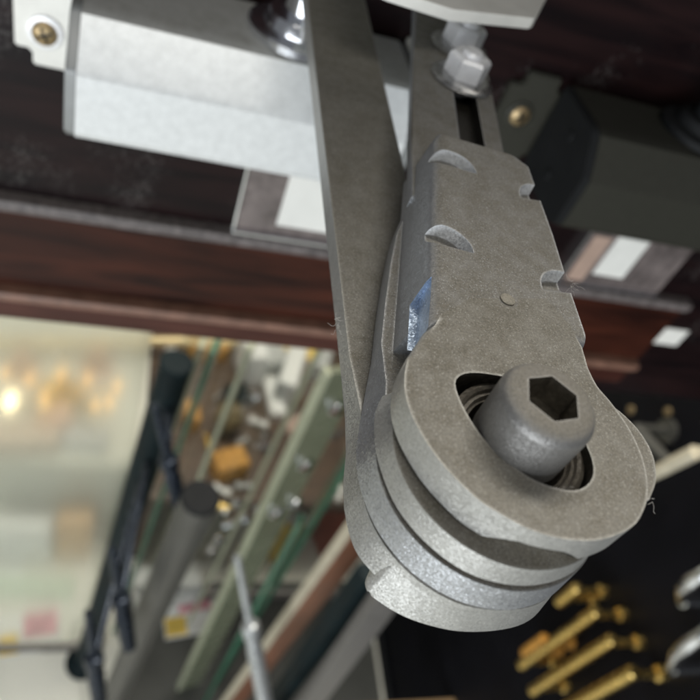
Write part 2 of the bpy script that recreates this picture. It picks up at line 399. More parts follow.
# --- closer body, extruded along x
def make_body(parent, x0, x1, paint, endmat, hubx, arm=False):
    prof = [(0.303, -0.1225), (0.268, -0.1225), (0.2625, -0.1245), (0.2514, -0.1396), (0.2500, -0.1420), (0.2500, -0.1655), (0.2512, -0.1680), (0.2560, -0.1708), (0.303, -0.1718)]
    bm = bmesh.new()
    A = [bm.verts.new((x0 + 0.004, y, Z(z))) for y, z in prof]; B = [bm.verts.new((x1 - 0.004, y, Z(z))) for y, z in prof]
    n = len(prof)
    bm.faces.new(A); bm.faces.new(B[::-1])
    for i in range(n): bm.faces.new((A[i], A[(i + 1) % n], B[(i + 1) % n], B[i]))
    obj('body', bm, paint, parent, angle=20)
    for xa, xb in ((x0, x0 + 0.0038), (x1 - 0.0038, x1)):
        bm = bmesh.new()
        cy, cz = 0.277, -0.146
        q = [(cy + (y - cy) * 0.985, cz + (z - cz) * 0.985) for y, z in prof]
        A = [bm.verts.new((xa, y, Z(z))) for y, z in q]; B = [bm.verts.new((xb, y, Z(z))) for y, z in q]
        f0 = bm.faces.new(A); bm.faces.new(B[::-1])
        for i in range(n): bm.faces.new((A[i], A[(i + 1) % n], B[(i + 1) % n], B[i]))
        bmesh.ops.bevel(bm, geom=list(f0.edges), offset=0.0008, segments=2, affect='EDGES')
        c = obj('end_cap', bm, endmat, parent)
        out = -1 if xa == x0 else 1
        bm = bmesh.new()
        for dz in (-0.011, 0.011):
            xs = xa if out < 0 else xb
            add_lathe(bm, [(2.6, -0.5), (2.6, 0.4), (2.2, 0.8), (0, 0.8)], 16, align((xs, 0.277, Z(-0.146 + dz)), (xs + out, 0.277, Z(-0.146 + dz))))
        obj('cap_screw', bm, M['zinc'] if paint is M['body'] else M['black'], c)
        # mounting foot with its screw
        fx0, fx1 = (x0 - 0.026, x0 + 0.006) if out < 0 else (x1 - 0.006, x1 + 0.030)
        bm = bmesh.new(); b = bmesh.new(); bmesh.ops.create_cube(b, size=1)
        lo = (fx0, 0.3052, Z(-0.1722)); hi = (fx1, 0.3098, Z(-0.122))
        for v in b.verts: v.co = Vector([(lo[i] + hi[i]) / 2 + v.co[i] * (hi[i] - lo[i]) for i in range(3)])
        es = [e for e in b.edges if abs((e.verts[0].co - e.verts[1].co).y) > 0.003]
        bmesh.ops.bevel(b, geom=es, offset=0.007, segments=5, affect='EDGES')
        bmesh.ops.bevel(b, geom=[e for e in b.edges if len(e.link_faces) == 2 and e.calc_face_angle(0) > 0.8], offset=0.0008, segments=2, affect='EDGES')
        merge(bm, b); ft = obj('mounting_foot', bm, M['white'] if paint is M['body'] else paint, parent)
        sx = x0 - 0.0140 if out < 0 else x1 + 0.0140; sz = -0.1565 if paint is M['body'] else -0.1440
        mt = align((sx, 0.3052, Z(sz)), (sx, 0.2, Z(sz)))
        bm = bmesh.new(); add_lathe(bm, [(7.2, 0), (7.2, 1.0), (6.6, 1.4), (5.2, 1.4)], 28, mt); obj('washer', bm, M['zinc'] if paint is M['body'] else paint, ft)
        bm = bmesh.new(); add_lathe(bm, [(5.2, 1.41), (5.0, 2.2), (4.0, 3.0), (2.2, 3.5), (0, 3.6)], 24, mt)
        s = solid(bm, [M['brassy']])
        cs = []
        for a in (25, 115):
            cut = bmesh.new(); add_box(cut, (-0.0034, -0.0007, 0.0018), (0.0034, 0.0007, 0.006), mtx=mt @ Matrix.Rotation(math.radians(a), 4, 'Z')); cs.append(solid(cut, [M['recess_black']]))
        finish(boolean(s, cs, 'DIFFERENCE'), 'screw', ft)
    # spindle hub
    mt = Matrix.Translation((hubx, 0.283, Z(-0.1226)))
    bm = bmesh.new(); add_lathe(bm, [(21.5, 0), (21.5, 3.0), (20.6, 3.8), (15.5, 4.2), (14.5, 8.0), (13.8, 9.0), (9.0, 9.2), (9.0, 21.0)], 48, mt)
    obj('spindle_hub', bm, M['chrome'] if paint is M['body'] else M['black'], parent)
make_body(closer, -0.0290, 0.1080, M['body'], M['body_end'], 0.0560)

# --- main arm: flat bar with round pivot end
xl = lambda y: -19.6 + 0.043 * y
xr = lambda y: 1.6 + 0.051 * y
disc = [(-21.6, 0.0), (-21.2, -5.4), (-19.6, -9.6), (-15, -14.6), (-8, -18.6), (0, -20.0), (8, -18.6), (15, -13.6), (19.6, -6), (20.2, 2), (17, 10), (11, 15)]
arc = catmull(disc, 5, closed=False)
out = [(xl(216), 216), (xl(140), 140), (xl(70), 70), (xl(30), 30), (-18.9, 19), (-19.8, 11), (-21.1, 5)] + arc + [(5, 20), (xr(32), 32), (xr(90), 90), (xr(216), 216)]
cap = [(xr(216) - (xr(216) - xl(216)) / 2 * (1 - math.cos(a)), 216 + 12.5 * math.sin(a)) for a in [math.pi * k / 12 for k in range(1, 12)]]
bm = bmesh.new(); drafted(bm, out + cap, -25.4, -19.7, 20.2, 0.6, T0, ylim=(4.0, 26.0))
arm = obj('main_arm', bm, M['pivot'], closer)
bm = bmesh.new()
add_lathe(bm, [(8.5, -19.5), (8.5, -16.5), (7.5, -15.4), (0, -15.4)], 6, T0 @ Matrix.Translation((0.5 * MM, 226 * MM, 0)))
obj('spindle_nut', bm, M['zinc'], arm)
# pivot boss of the arm, with its small step
d4 = catmull([(-15.5, -3), (-17.0, -8.6), (-18.2, -10.8), (-18.6, -11.8), (-18.5, -13.0), (-17.9, -13.9), (-14.4, -16.5), (-10.2, -18.4), (-4.0, -19.9), (3, -20.0), (9, -18.9), (13.5, -16.2), (17.4, -11.0), (19.4, -4), (19, 4), (12, 14), (-8, 14), (-14, 6)], 4)
bm = bmesh.new()
drafted(bm, d4, -28.4, -19.62, 20.0, 0.5, T0); obj('pivot_boss', bm, M['pivot'], arm)

# --- forearm sleeve: pressed channel, upper and lower eye plate, punched crimps
mats = [M['arm'], M['bare'], M['recess_black'], M['pivot'], M['facet']]
XL = lambda y: -18.4 + 0.245 * y
XR = lambda y: 17.2 + 0.13 * y
eye = [(17.8, 15), (18.0, 11), (19.4, 7.5), (20.7, 2), (20.5, -4), (18.6, -9.5), (16, -13), (12.8, -15.6), (8, -17.4), (3.8, -18.0), (-1, -17.6), (-5, -16.4), (-8.5, -14.4), (-11.9, -11.8), (-16.0, -6.2), (-18.4, 0.1), (-19.0, 5.2), (-18.3, 9.4), (-16.9, 13.4)]
eye = catmull(eye, 5, closed=False)
left = [(-12.6, 19.5), (-8.0, 23), (-2, 30)]
rightp = [(16.0, 33), (19.0, 26), (18.6, 20)]
o1 = eye + left + rightp
bm = bmesh.new(); add_prism(bm, o1, -6.2, 0.0, 1.05, 4, T0, mi=3); A = solid(bm, mats)
# rounded shoulder + side walls
o2 = [(XL(21.4) - 0.7, 21.4), (XL(83) - 0.7, 83), (4.8, 87.6), (22.4, 85.2), (27.2, 78.4), (24.6, 53), (22.2, 36), (20.5, 21.4)]
bm = bmesh.new()
b = bmesh.new(); n_ = len(o2)
lo_ = [b.verts.new((x * MM, y * MM, -14.0 * MM)) for x, y in o2]
hi_ = [b.verts.new(((x + (2.6 if x < XL(y) + 1.0 else 1.2 if x < XL(y) + 3 else 0.0)) * MM, (y - (0.8 if y > 83 else 0)) * MM, 0.0)) for x, y in o2]
b.faces.new(lo_[::-1]); ft_ = b.faces.new(hi_)
for i in range(n_): b.faces.new((lo_[i], lo_[(i + 1) % n_], hi_[(i + 1) % n_], hi_[i]))
bmesh.ops.bevel(b, geom=[e for e in ft_.edges if (e.verts[0].co.x + e.verts[1].co.x) < 0.0285], offset=2.4 * MM, segments=7, affect='EDGES', profile=0.5, clamp_overlap=True)
merge(bm, b, T0); B = solid(bm, mats)
o3 = catmull([(18.5, 6), (19.4, 0), (18.0, -7.6), (13.8, -13.8), (8, -17.8), (0, -19.4), (-8, -17.9), (-14.0, -13.6), (-18.2, -7.4), (-19.9, 0), (-19.8, 6), (-18.2, 12), (-14, 15), (10, 15)], 5)
bm = bmesh.new(); drafted(bm, o3, -11.85, -7.4, 19.0, 0.5, T0, mi=3, ylim=(90, 100)); C_ = solid(bm, mats)
o5 = [(9, -5), (9, 12), (-12, 12), (-14, 0), (-10, -5)]
bm = bmesh.new(); add_prism(bm, o5, -13.6, -5, 0, 1, T0, mi=3); C2 = solid(bm, mats)
# lower flange: narrow lip along the sleeve, round eye below the upper one
o4 = catmull([(19.5, 5), (20.2, 0), (18.8, -8), (14.4, -14.2), (8, -18.6), (0, -20.3), (-8, -18.7), (-14.6, -14.2), (-18.9, -7.8), (-20.7, -1), (-20.9, 4)], 5, closed=False) + \
     [(-20.4, 8), (-18.9, 13.4), (-16.9, 20), (-14.6, 27.4), (-11.9, 38.3), (-8.5, 50.6), (-5.0, 61.6), (-3.1, 66.6), (-1.8, 68.4), (22, 66), (21, 40), (19, 20)]
bm = bmesh.new(); drafted(bm, o4, -18.8, -12.75, 19.9, 0.55, T0, mi=0); E4 = solid(bm, mats)
lobe = catmull([(17.2, 11), (19, 9), (22.0, 6.2), (24.0, 2.4), (24.3, -1.8), (22.8, -6), (20.3, -9.2), (17, -11.5), (12, -9), (12, 8)], 5)
bm = bmesh.new(); add_prism(bm, lobe, -5.8, -0.35, 1.4, 4, T0 @ Matrix.Rotation(math.radians(2.0), 4, 'Y'), mi=3); D = solid(bm, mats)
sl = boolean(A, [B, C2, C_, E4, D], 'UNION')
# cutters
cuts = []
hole = catmull([(-9.4, 9.4), (-9.8, 5), (-8.1, -1.0), (-5.2, -5.2), (-1, -8.7), (5, -10.0), (9.2, -7.6), (10.6, -3), (9.4, 4), (4, 9.8), (-5, 11.2)], 4)
bm = bmesh.new(); add_prism(bm, hole, -9.5, 3, 0, 1, T0, mi=2); cuts.append(solid(bm, mats))
def crimp(cx, cy, rx, ry, depth, rot=0.0):
    """lanced half-moon: the floor dives from the chord down to the curved far wall"""
    bm = bmesh.new(); n = 14; top = []; bot = []
    ch = [(-rx, 0)] + [(-rx * math.cos(math.pi * k / n), ry * math.sin(math.pi * k / n)) for k in range(1, n)] + [(rx, 0)]
    c, s = math.cos(rot), math.sin(rot)
    for x, y in ch:
        X, Y = cx + c * x - s * y, cy + s * x + c * y
        top.append(bm.verts.new(P0 + Vector((X, Y, 2)) * MM)); bot.append(bm.verts.new(P0 + Vector((X, Y, 0.05 - depth * min(1.0, max(0, y) / ry / 0.55))) * MM))
    bm.faces.new(top)
    f = []
    for i in range(n):
        q = bm.faces.new((bot[i], bot[i + 1], top[i + 1], top[i])); q.material_index = 1
    q = bm.faces.new((bot[n], bot[0], top[0], top[n]))
    # floor as strips across
    for i in range(n // 2):
        a, b_, c_, d_ = bot[i], bot[i + 1], bot[n - i - 1], bot[n - i]
        if b_ is c_: bm.faces.new((a, b_, d_))
        else: bm.faces.new((a, b_, c_, d_))
    return solid(bm, mats)
cuts += [crimp(-3.4, 43.0, 6.2, 6.6, 3.0, -0.16), crimp(5.6, 71.6, 5.8, 6.6, 3.0, -0.16), crimp(21.6, 34.4, 6.0, 6.4, 3.0, 0.05), crimp(26.2, 64.8, 5.4, 6.2, 3.0, 0.05)]
# fresh cut on the left side wall just above the eye
bm = bmesh.new()
b = bmesh.new()
tri = [(-20, 21), (-11.4, 21), (-7.2, 35), (-8.2, 36)]
add_prism(bm, [(-24, 20.5), (-11.4, 20.5), (-7.6, 34.5), (-24, 23.5)], -7.4, -0.9, 0, 1, T0, mi=4)
cuts.append(solid(bm, mats))
bm = bmesh.new(); add_prism(bm, [(-24, 20.0), (-9.6, 20.0), (-9.0, 25.5), (-24, 25.5)], -12.7, -7.5, 0, 1, T0, mi=0); cuts.append(solid(bm, mats))
# relief under the rim of the upper plate
bm = bmesh.new()
add_lathe(bm, [(0, -7.15), (10.5, -7.15), (8.6, -6.0), (6.4, -4.4), (4.6, -3.5), (0, -3.2)], 32, T0 @ Matrix.Translation((-1.6 * MM, -19.6 * MM, 0)) @ Matrix.Rotation(math.radians(-18), 4, 'Z') @ Matrix.Diagonal((1.0, 0.8, 1, 1)), mi=3)
cuts.append(solid(bm, mats))
bm = bmesh.new(); add_lathe(bm, [(0, -0.45), (1.5, -0.45), (2.4, 0.1), (2.4, 1), (0, 1)], 20, T0 @ Matrix.Translation((6.5 * MM, 30.2 * MM, 0))); cuts.append(solid(bm, mats))
sl = finish(boolean(sl, cuts, 'DIFFERENCE'), 'forearm_sleeve', closer)
bm = bmesh.new(); add_lathe(bm, [(1.5, -1.0), (1.5, -0.2), (1.1, 0.0), (0, 0.06)], 14, T0 @ Matrix.Translation((6.7 * MM, 30.4 * MM, 0))); obj('rivet_mark', bm, M['rivet'], sl)

# --- pivot screw
bm = bmesh.new(); add_lathe(bm, [(5.0, -12), (5.0, -2.6), (7.7, -2.55), (7.75, 6.3), (7.65, 7.0), (7.35, 7.7), (6.8, 8.3), (6.0, 8.65), (5.2, 8.7), (0, 8.7)], 64, T0)
S = solid(bm, [M['bolt'], M['socket']])
bm = bmesh.new(); hx = [(4.45 * math.cos(math.radians(60 * k + 12)), 4.45 * math.sin(math.radians(60 * k + 12))) for k in range(6)]
add_prism(bm, hx, 3.6, 12, 0, 1, T0, mi=1); h1 = solid(bm, [M['bolt'], M['socket']])
bm = bmesh.new(); add_lathe(bm, [(4.0, 8.2), (5.1, 9.0), (5.1, 10), (0, 10)], 6, T0 @ Matrix.Rotation(math.radians(12), 4, 'Z')); h2 = solid(bm, [M['bolt'], M['recess_black']])
scr = finish(boolean(S, [h1], 'DIFFERENCE'), 'pivot_screw', closer, 28)
bpy.data.objects.remove(h2)
# threaded bush seen in the gap of the eye
bm = bmesh.new()
add_lathe(bm, [(11.4, -9.3), (11.4, -2.2), (10.6, -1.7), (10.1, -2.1), (9.9, -2.8), (9.3, -2.6), (9.0, -3.4), (8.6, -3.2), (8.4, -4.4), (8.3, -9.3)], 40, T0)
obj('bush', bm, M['bush'], scr)

# --- adjustable rod with slot, flange nuts, shoe bracket
bl = lambda y: -16.7 + 0.217 * y
brr = lambda y: 13.4 + 0.1815 * y
rod = [(bl(70), 70), (bl(100), 100), (bl(140), 140), (bl(186), 186), (bl(190) + 4, 190), (brr(190) - 4, 190), (brr(186), 186), (brr(140), 140), (brr(93), 93), (brr(80) - 3, 80), (brr(70) - 4, 70)]
bm = bmesh.new(); add_prism(bm, rod, -12.4, -8.2, 0.9, 3, T0); R_ = solid(bm, [M['arm'], M['recess_black']])
mid = lambda y: 3.9 + 0.181 * y
slot = [(mid(96) - 3.7, 96), (mid(172) - 3.7, 172), (mid(172) + 3.7, 172), (mid(96) + 3.7, 96)]
bm = bmesh.new(); add_prism(bm, slot, -12.0, 0, 0, 1, T0, mi=1); k = solid(bm, [M['arm'], M['recess_black']])
rodo = finish(boolean(R_, [k], 'DIFFERENCE'), 'slotted_rod', closer)
for cx, cy, rz in ((32.6, 156.5, -14), (27.6, 134.0, -10)):
    mt = T0 @ Matrix.Translation((cx * MM, cy * MM, -4.0 * MM)) @ Matrix.Rotation(math.radians(rz), 4, 'Z')
    bm = bmesh.new(); add_lathe(bm, [(9.6, -4.15), (9.8, -3.5), (9.3, -2.9), (6.6, -2.1)], 40, mt)
    nut = obj('flange_nut', bm, M['washer'], closer)
    bm = bmesh.new(); add_lathe(bm, [(6.5, -2.6), (6.5, 3.0), (5.6, 3.9), (3.4, 4.0)], 6, mt); obj('hexagon', bm, M['zinc'], nut, smooth=False)
    bm = bmesh.new(); add_lathe(bm, [(3.3, -7.8), (3.3, 4.5), (2.7, 5.2), (0, 5.2)], 20, mt); obj('stud', bm, M['zinc'], nut)
shoe = [(-6, 143), (0, 140.5), (18.4, 138.5), (48.0, 149.4), (50.0, 151), (64.5, 178), (66, 184), (66, 249), (-10, 249), (-10, 150)]
bm = bmesh.new(); add_prism(bm, shoe, 5.4, 9.0, 0.5, 2, T0); br = obj('shoe_bracket', bm, M['white'], closer)
bm = bmesh.new(); add_box(bm, (P0.x - 0.012, WALL_Y - 0.0045, Z(-0.072)), (P0.x + 0.068, WALL_Y - 0.0003, Z(-0.03)), 0.0008); obj('back_plate', bm, M['white'], br)
bm = bmesh.new(); add_lathe(bm, [(5, 9.02), (4.6, 10.2), (2.5, 11), (0, 11.1)], 24, T0 @ Matrix.Translation((52 * MM, 176 * MM, 0))); obj('screw', bm, M['zinc'], br)

# lint caught on the rough edges
def lint(parent, base, n, size):
    bm = bmesh.new()
    for i in range(n):
        p = Vector(base) + Vector([random.uniform(-1, 1) for _ in range(3)]) * size * 0.35
        d = Vector([random.uniform(-1, 1) for _ in range(3)]).normalized(); pts = [p]
        for k in range(6):
            d = (d + Vector([random.uniform(-0.8, 0.8) for _ in range(3)])).normalized(); pts.append(pts[-1] + d * size * 0.22)
        add_tube(bm, pts, 0.00002, 4)
    o = obj('lint', bm, M['fibre'], parent); o['kind'] = 'stuff'
L = lambda x, y, z: P0 + Vector((x, y, z)) * MM
lint(arm, L(-18.6, 40, -21), 7, 0.0022)
lint(sl, L(24.6, 38.5, -1), 9, 0.0022)
lint(sl, L(18.8, -10.5, -2), 3, 0.003)
lint(sl, L(3.5, -9.8, -1), 6, 0.002)
lint(arm, L(6, 92, -19), 4, 0.0015)

# ------------------------------------------------------------------ second closer, shade put into its dark colours
closer2 = empty('door_closer', (0.27, WALL_Y, Z(-0.15)), 'door closer right of the silver arm with shade put into its dark paint', 'door closer')
make_body(closer2, 0.192, 0.360, M['olive'], M['black'], 0.262)
bm = bmesh.new(); add_prism(bm, [(-11, -5), (-8, -11), (0, -13), (8, -11), (11, -5), (30, 60), (10, 64)], 21.2, 25, 0.6, 2, Matrix.Translation((0.262, 0.283, Z(-0.1226))) @ Matrix.Rotation(math.radians(-60), 4, 'Z')); obj('main_arm', bm, M['black'], closer2)

# ------------------------------------------------------------------ labels standing on the bead
def holder(label, x0, x1, z0, z1, cards):
    h = empty('label_holder', ((x0 + x1) / 2, WALL_Y, Z(z0)), label, 'label holder')
    bm = bmesh.new(); add_box(bm, (x0, WALL_Y - 0.0030, Z(z0)), (x1, WALL_Y - 0.0004, Z(z1)), 0.0004); obj('plate', bm, M['acrylic'], h)
    bm = bmesh.new()
    add_box(bm, (x0 - 0.0016, WALL_Y - 0.0048, Z(z0)), (x0 - 0.0001, WALL_Y - 0.0004, Z(z1)), 0.0004)
    add_box(bm, (x0 - 0.0016, WALL_Y - 0.0062, Z(z0) - 0.0002), (x1, WALL_Y - 0.0033, Z(z0) + 0.0016), 0.0004)
    obj('bright_edge', bm, M['chrome'], h)
    for (a, b_, c, d, m) in cards:
        bm = bmesh.new(); add_box(bm, (a, WALL_Y - 0.0040, Z(c)), (b_, WALL_Y - 0.0031, Z(d))); obj('card', bm, m, h, smooth=False)
holder('smoky label holder with a white card below the silver closer', 0.053, 0.112, -0.2460, -0.203, [(0.0745, 0.106, -0.2375, -0.203, M['card'])])
holder('label holder with tan and white cards below the dark closer', 0.262, 0.340, -0.2460, -0.203, [(0.266, 0.278, -0.243, -0.207, M['tan']), (0.282, 0.305, -0.236, -0.205, M['card'])])

# ------------------------------------------------------------------ upright railing samples under the board
def standing(px_top, depth, px_low):
    """top point and the foot on the floor of a sample that stands (nearly) upright"""
    a = at(*px_top, depth); r = ray(*px_low)
    s = (a.x * r.x + a.y * r.y) / (r.x ** 2 + r.y ** 2)
    b = r * s; b.z += CAM_Z
    d = (b - a).normalized(); t = (0.001 - a.z) / d.z
    return a, a + d * t
def tube_post(name, a, b, r, mat, capmat, label, cat='railing post', group=None, grooves=0):
    o = empty(name, b, label, cat, group)
    L_ = (a - b).length
    bm = bmesh.new(); mt = align(b, a)
    add_lathe(bm, [(r, 0), (r, L_ * 1000 - 4)], 32, mt)
    obj('tube', bm, mat, o)
    bm = bmesh.new(); add_lathe(bm, [(r * 1.03, L_ * 1000 - 4), (r * 1.03, L_ * 1000 - 1), (r * 0.9, L_ * 1000 + 1.2), (0, L_ * 1000 + 2)], 32, mt)
    obj('end_cap', bm, capmat, o)
    bm = bmesh.new(); add_lathe(bm, [(r * 1.9, 0), (r * 1.9, 5), (r * 1.3, 9), (r * 1.02, 16)], 32, mt); obj('foot_flange', bm, mat, o)
    for k in range(grooves):
        ang = math.radians(195 + k * 26)
        bm = bmesh.new(); add_tube(bm, [mt @ Vector((r * MM * 1.0 * math.cos(ang), r * MM * math.sin(ang), 0.02)), mt @ Vector((r * MM * math.cos(ang), r * MM * math.sin(ang), L_ - 0.006))], 0.0012, 6); obj('rib', bm, mat, o)
    return o
def flat_post(name, a, b, w, th, yaw, mat, label, cat='railing post', edge=None, bolts=(), boltmat=None):
    o = empty(name, b, label, cat); L_ = (a - b).length
    d = (a - b).normalized(); xdir = Vector((math.cos(yaw), math.sin(yaw), 0)); xdir = (xdir - d * xdir.dot(d)).normalized(); ydir = d.cross(xdir)
    mt = Matrix((xdir, ydir, d)).transposed().to_4x4(); mt.translation = b
    bm = bmesh.new(); add_box(bm, (-w / 2, -th / 2, 0), (w / 2, th / 2, L_), 0.0012, mt); obj('bar', bm, mat, o)
    if edge:
        bm = bmesh.new(); add_box(bm, (-w / 2 - 0.006, -th / 2 - 0.002, 0), (-w / 2 - 0.0002, th / 2 + 0.002, L_), 0.001, mt); obj('edge_strip', bm, edge, o)
    for x_, z_ in bolts:
        bm = bmesh.new(); c0 = mt @ Vector((x_, -th / 2 + 0.001, L_ - z_)); add_lathe(bm, [(11, 0), (11, 6), (9.5, 9), (5, 11), (0, 11.5)], 24, align(c0, c0 - ydir)); obj('bolt', bm, boltmat, o)
    return o
bm = bmesh.new(); add_box(bm, (0.085, 0.14, 0.0), (0.70, 0.76, 0.0008)); tag(obj('rubber_mat', bm, M['mat'], None, smooth=False), 'dark grey rubber mat under the railing samples', 'mat')
# pale glass pane on the left
pane = empty('glass_screen', (-0.2, 0.6, 0), 'large pale green glass pane at the left under the board', 'glass screen')
bm = bmesh.new(); add_box(bm, (-0.75, 0.600, 0.012), (0.034, 0.608, Z(-0.60))); obj('pane', bm, M['pane'], pane, smooth=False)
bm = bmesh.new(); add_box(bm, (-0.75, 0.592, 0.0), (0.034, 0.616, 0.012)); obj('base_channel', bm, M['greyflat'], pane)

pane2 = empty('glass_screen', (0.36, 0.72, 0), 'added glass screen hazing the dark shelf behind the railing uprights', 'glass screen')  # pane added to haze the goods behind it
bm = bmesh.new(); add_box(bm, (0.09, 0.715, 0.012), (0.64, 0.723, Z(-0.55))); obj('pane', bm, M['pane2'], pane2, smooth=False)
bm = bmesh.new(); add_box(bm, (0.09, 0.707, 0.0009), (0.64, 0.731, 0.012)); obj('base_channel', bm, M['greyflat'], pane2)
a, b = standing((177, 362), 0.86, (72, 700)); BLACK = (a, b); tube_post('railing_post', a, b, 21, M['darkpost'], M['darkpost'], 'black round railing post at the edge of the glass pane')
a, b = standing((201, 497), 0.74, (112, 700)); tube_post('railing_post', a, b, 20.5, M['greytube'], M['black'], 'ribbed grey railing tube with black end cap', grooves=3)
a, b = standing((348, 368), 0.80, (212, 640)); OLIVE = (a, b); flat_post('railing_post', a, b, 0.046, 0.010, 0.25, M['olive_glass'], 'flat olive railing upright with bright bolts', edge=M['olive_edge'], bolts=((0.004, 0.07), (0.002, 0.20), (-0.006, 0.33), (0.018, 0.31)), boltmat=M['chrome'])
a, b = standing((372, 520), 0.80, (236, 700)); flat_post('railing_post', a, b, 0.040, 0.010, 0.15, M['copper'], 'copper brown rail sample with a cream edge', edge=M['cream'])
a, b = standing((395, 585), 0.72, (312, 700)); flat_post('railing_post', a, b, 0.036, 0.014, 0.1, M['greyflat'], 'plain grey flat steel upright nearest the black board')
a, b = standing((372, 570), 0.74, (278, 700)); flat_post('railing_post', a, b, 0.026, 0.02, 0.15, M['darkpost'], 'slim dark green upright beside the copper brown rail')
a, b = standing((213, 612), 0.80, (226, 760)); flat_post('railing_post', Vector((b.x, b.y, a.z)), b, 0.030, 0.03, 0.3, M['navy'], 'short navy square post low between grey tube and copper rail')
for (pt, dep, pl, w, yaw, lab) in [((218, 340), 0.95, (150, 530), 0.05, 1.25, 'thin green glass strip right of the black post'),
                                   ((204, 340), 0.92, (96, 640), 0.03, 1.3, 'narrow olive edged glass strip behind the black post'),
                                   ((408, 360), 0.84, (258, 610), 0.05, 1.2, 'thin green glass strip beside the olive upright')]:
    a, b = standing(pt, dep, pl)
    flat_post('glass_strip', a, b, w, 0.008, yaw, M['pane_edge'] if 'green' in lab else M['olive_edge'], lab, 'glass strip')

# slanted chrome stand-off rods with collars
def standoff(p_hi, p_lo, dep, mat, label, r=6.0, post=None, floor=False):
    a = at(*p_hi, dep); c = at(*p_lo, dep + 0.06)
    o = empty('standoff_rod', c, label, 'standoff rod', 'slanting stand-off rods'); L_ = (a - c).length * 1000; mt = align(c, a)
    bm = bmesh.new(); add_lathe(bm, [(r * 0.8, 0), (r * 0.9, L_ * 0.5), (r * 0.75, L_)], 20, mt); obj('rod', bm, mat, o)
    bm = bmesh.new(); add_lathe(bm, [(r * 1.0, L_ * 0.18), (r * 1.9, L_ * 0.2), (r * 2.1, L_ * 0.27), (r * 1.9, L_ * 0.33), (r * 1.2, L_ * 0.35)], 24, mt); obj('collar', bm, mat, o)
    bm = bmesh.new(); add_lathe(bm, [(r * 1.6, -L_ * (c.z / (a.z - c.z)) if floor else -L_ * 0.45), (r * 1.8, L_ * 0.05), (r * 1.4, L_ * 0.19)], 24, mt); obj('socket', bm, mat, o)
    if post:
        q = mt @ Vector((0, 0, L_ * 0.26 * MM)); pa_, pb_ = post; t_ = (q.z - pb_.z) / (pa_.z - pb_.z); e_ = pb_.lerp(pa_, t_)
        bm = bmesh.new(); add_tube(bm, [q, e_], 0.005, 12); obj('arm', bm, mat, o)
standoff((155, 405), (174, 482), 0.80, M['navy'], 'dark stand-off rod and socket just above the grey tube cap', post=BLACK)
standoff((112, 548), (124, 618), 0.80, M['navy'], 'dark stand-off rod halfway down left of the grey tube', post=BLACK)
standoff((88, 612), (96, 676), 0.80, M['navy'], 'lowest dark stand-off rod beside the glass pane', post=BLACK)
standoff((237, 556), (256, 655), 0.86, M['steel'], 'bright steel rod leaning left of the copper brown rail', 6.0, floor=True)

# ------------------------------------------------------------------ low shelves behind and the goods on them
SH = 0.34
s = empty('low_shelf', (-0.3, 1.25, 0), 'pale laminate low shelf behind the glass pane', 'shelf')
bm = bmesh.new(); add_box(bm, (-1.2, 0.88, SH - 0.03), (0.075, 1.66, SH), 0.002); obj('top', bm, M['shelfpale'], s)
for x in (-1.17, 0.04):
    bm = bmesh.new(); add_box(bm, (x, 0.90, 0), (x + 0.03, 1.64, SH - 0.0305)); obj('side', bm, M['shelfpale'], s)
bm = bmesh.new(); add_box(bm, (-1.139, 0.895, 0.0), (0.039, 0.91, SH - 0.0305)); obj('front', bm, M['shelfpale'], s)
s = empty('low_shelf', (0.36, 1.25, 0), 'dark wooden low shelf crowded with fittings', 'shelf')
bm = bmesh.new(); add_box(bm, (0.08, 0.80, SH - 0.03), (0.66, 1.66, SH), 0.002); obj('top', bm, M['shelfdark'], s)
for x in (0.085, 0.625):
    bm = bmesh.new(); add_box(bm, (x, 0.82, 0), (x + 0.03, 1.64, SH - 0.0305)); obj('side', bm, M['shelfdark'], s)

# added lamp on the pale shelf; bulbs stand for lights reflected in glass
lampb = at_z(62, 395, SH)
lamp = empty('reflection_lamp', lampb, 'added brass candelabra, its bulbs standing for shop lights reflected in the pane', 'lamp')
bm = bmesh.new(); add_lathe(bm, [(34, 0), (34, 4), (18, 9), (6, 14), (5, 60), (11, 66), (7, 72), (6, 84), (0, 86)], 28, Matrix.Translation(lampb)); obj('stem', bm, M['brass'], lamp)
for (x, y, hot) in ((11, 400, 1), (45, 398, 0), (88, 378, 0), (96, 404, 0), (110, 402, 0), (30, 378, 0), (62, 372, 0), (118, 385, 0), (5, 372, 0)):
    e = at_z(x, y, SH + 0.12)
    c0 = lampb + Vector((0, 0, 0.065)); bm = bmesh.new()
    m1 = c0.lerp(e, 0.5) + Vector((0, 0, -0.03))
    add_tube(bm, [c0, c0.lerp(m1, 0.6), m1, m1.lerp(e, 0.6) + Vector((0, 0, -0.012)), e + Vector((0, 0, -0.022))], 0.004, 8)
    ar = obj('lamp_arm', bm, M['brass'], lamp)
    bm = bmesh.new(); k_ = 0.8 if hot else 0.62
    add_lathe(bm, [(0, -18), (8, -14), (13, -2), (12, 10), (7, 22), (0, 32)], 16, Matrix.Translation(e) @ Matrix.Scale(k_, 4)); obj('bulb', bm, M['bulb_hot'] if hot else M['bulb_warm'], ar)

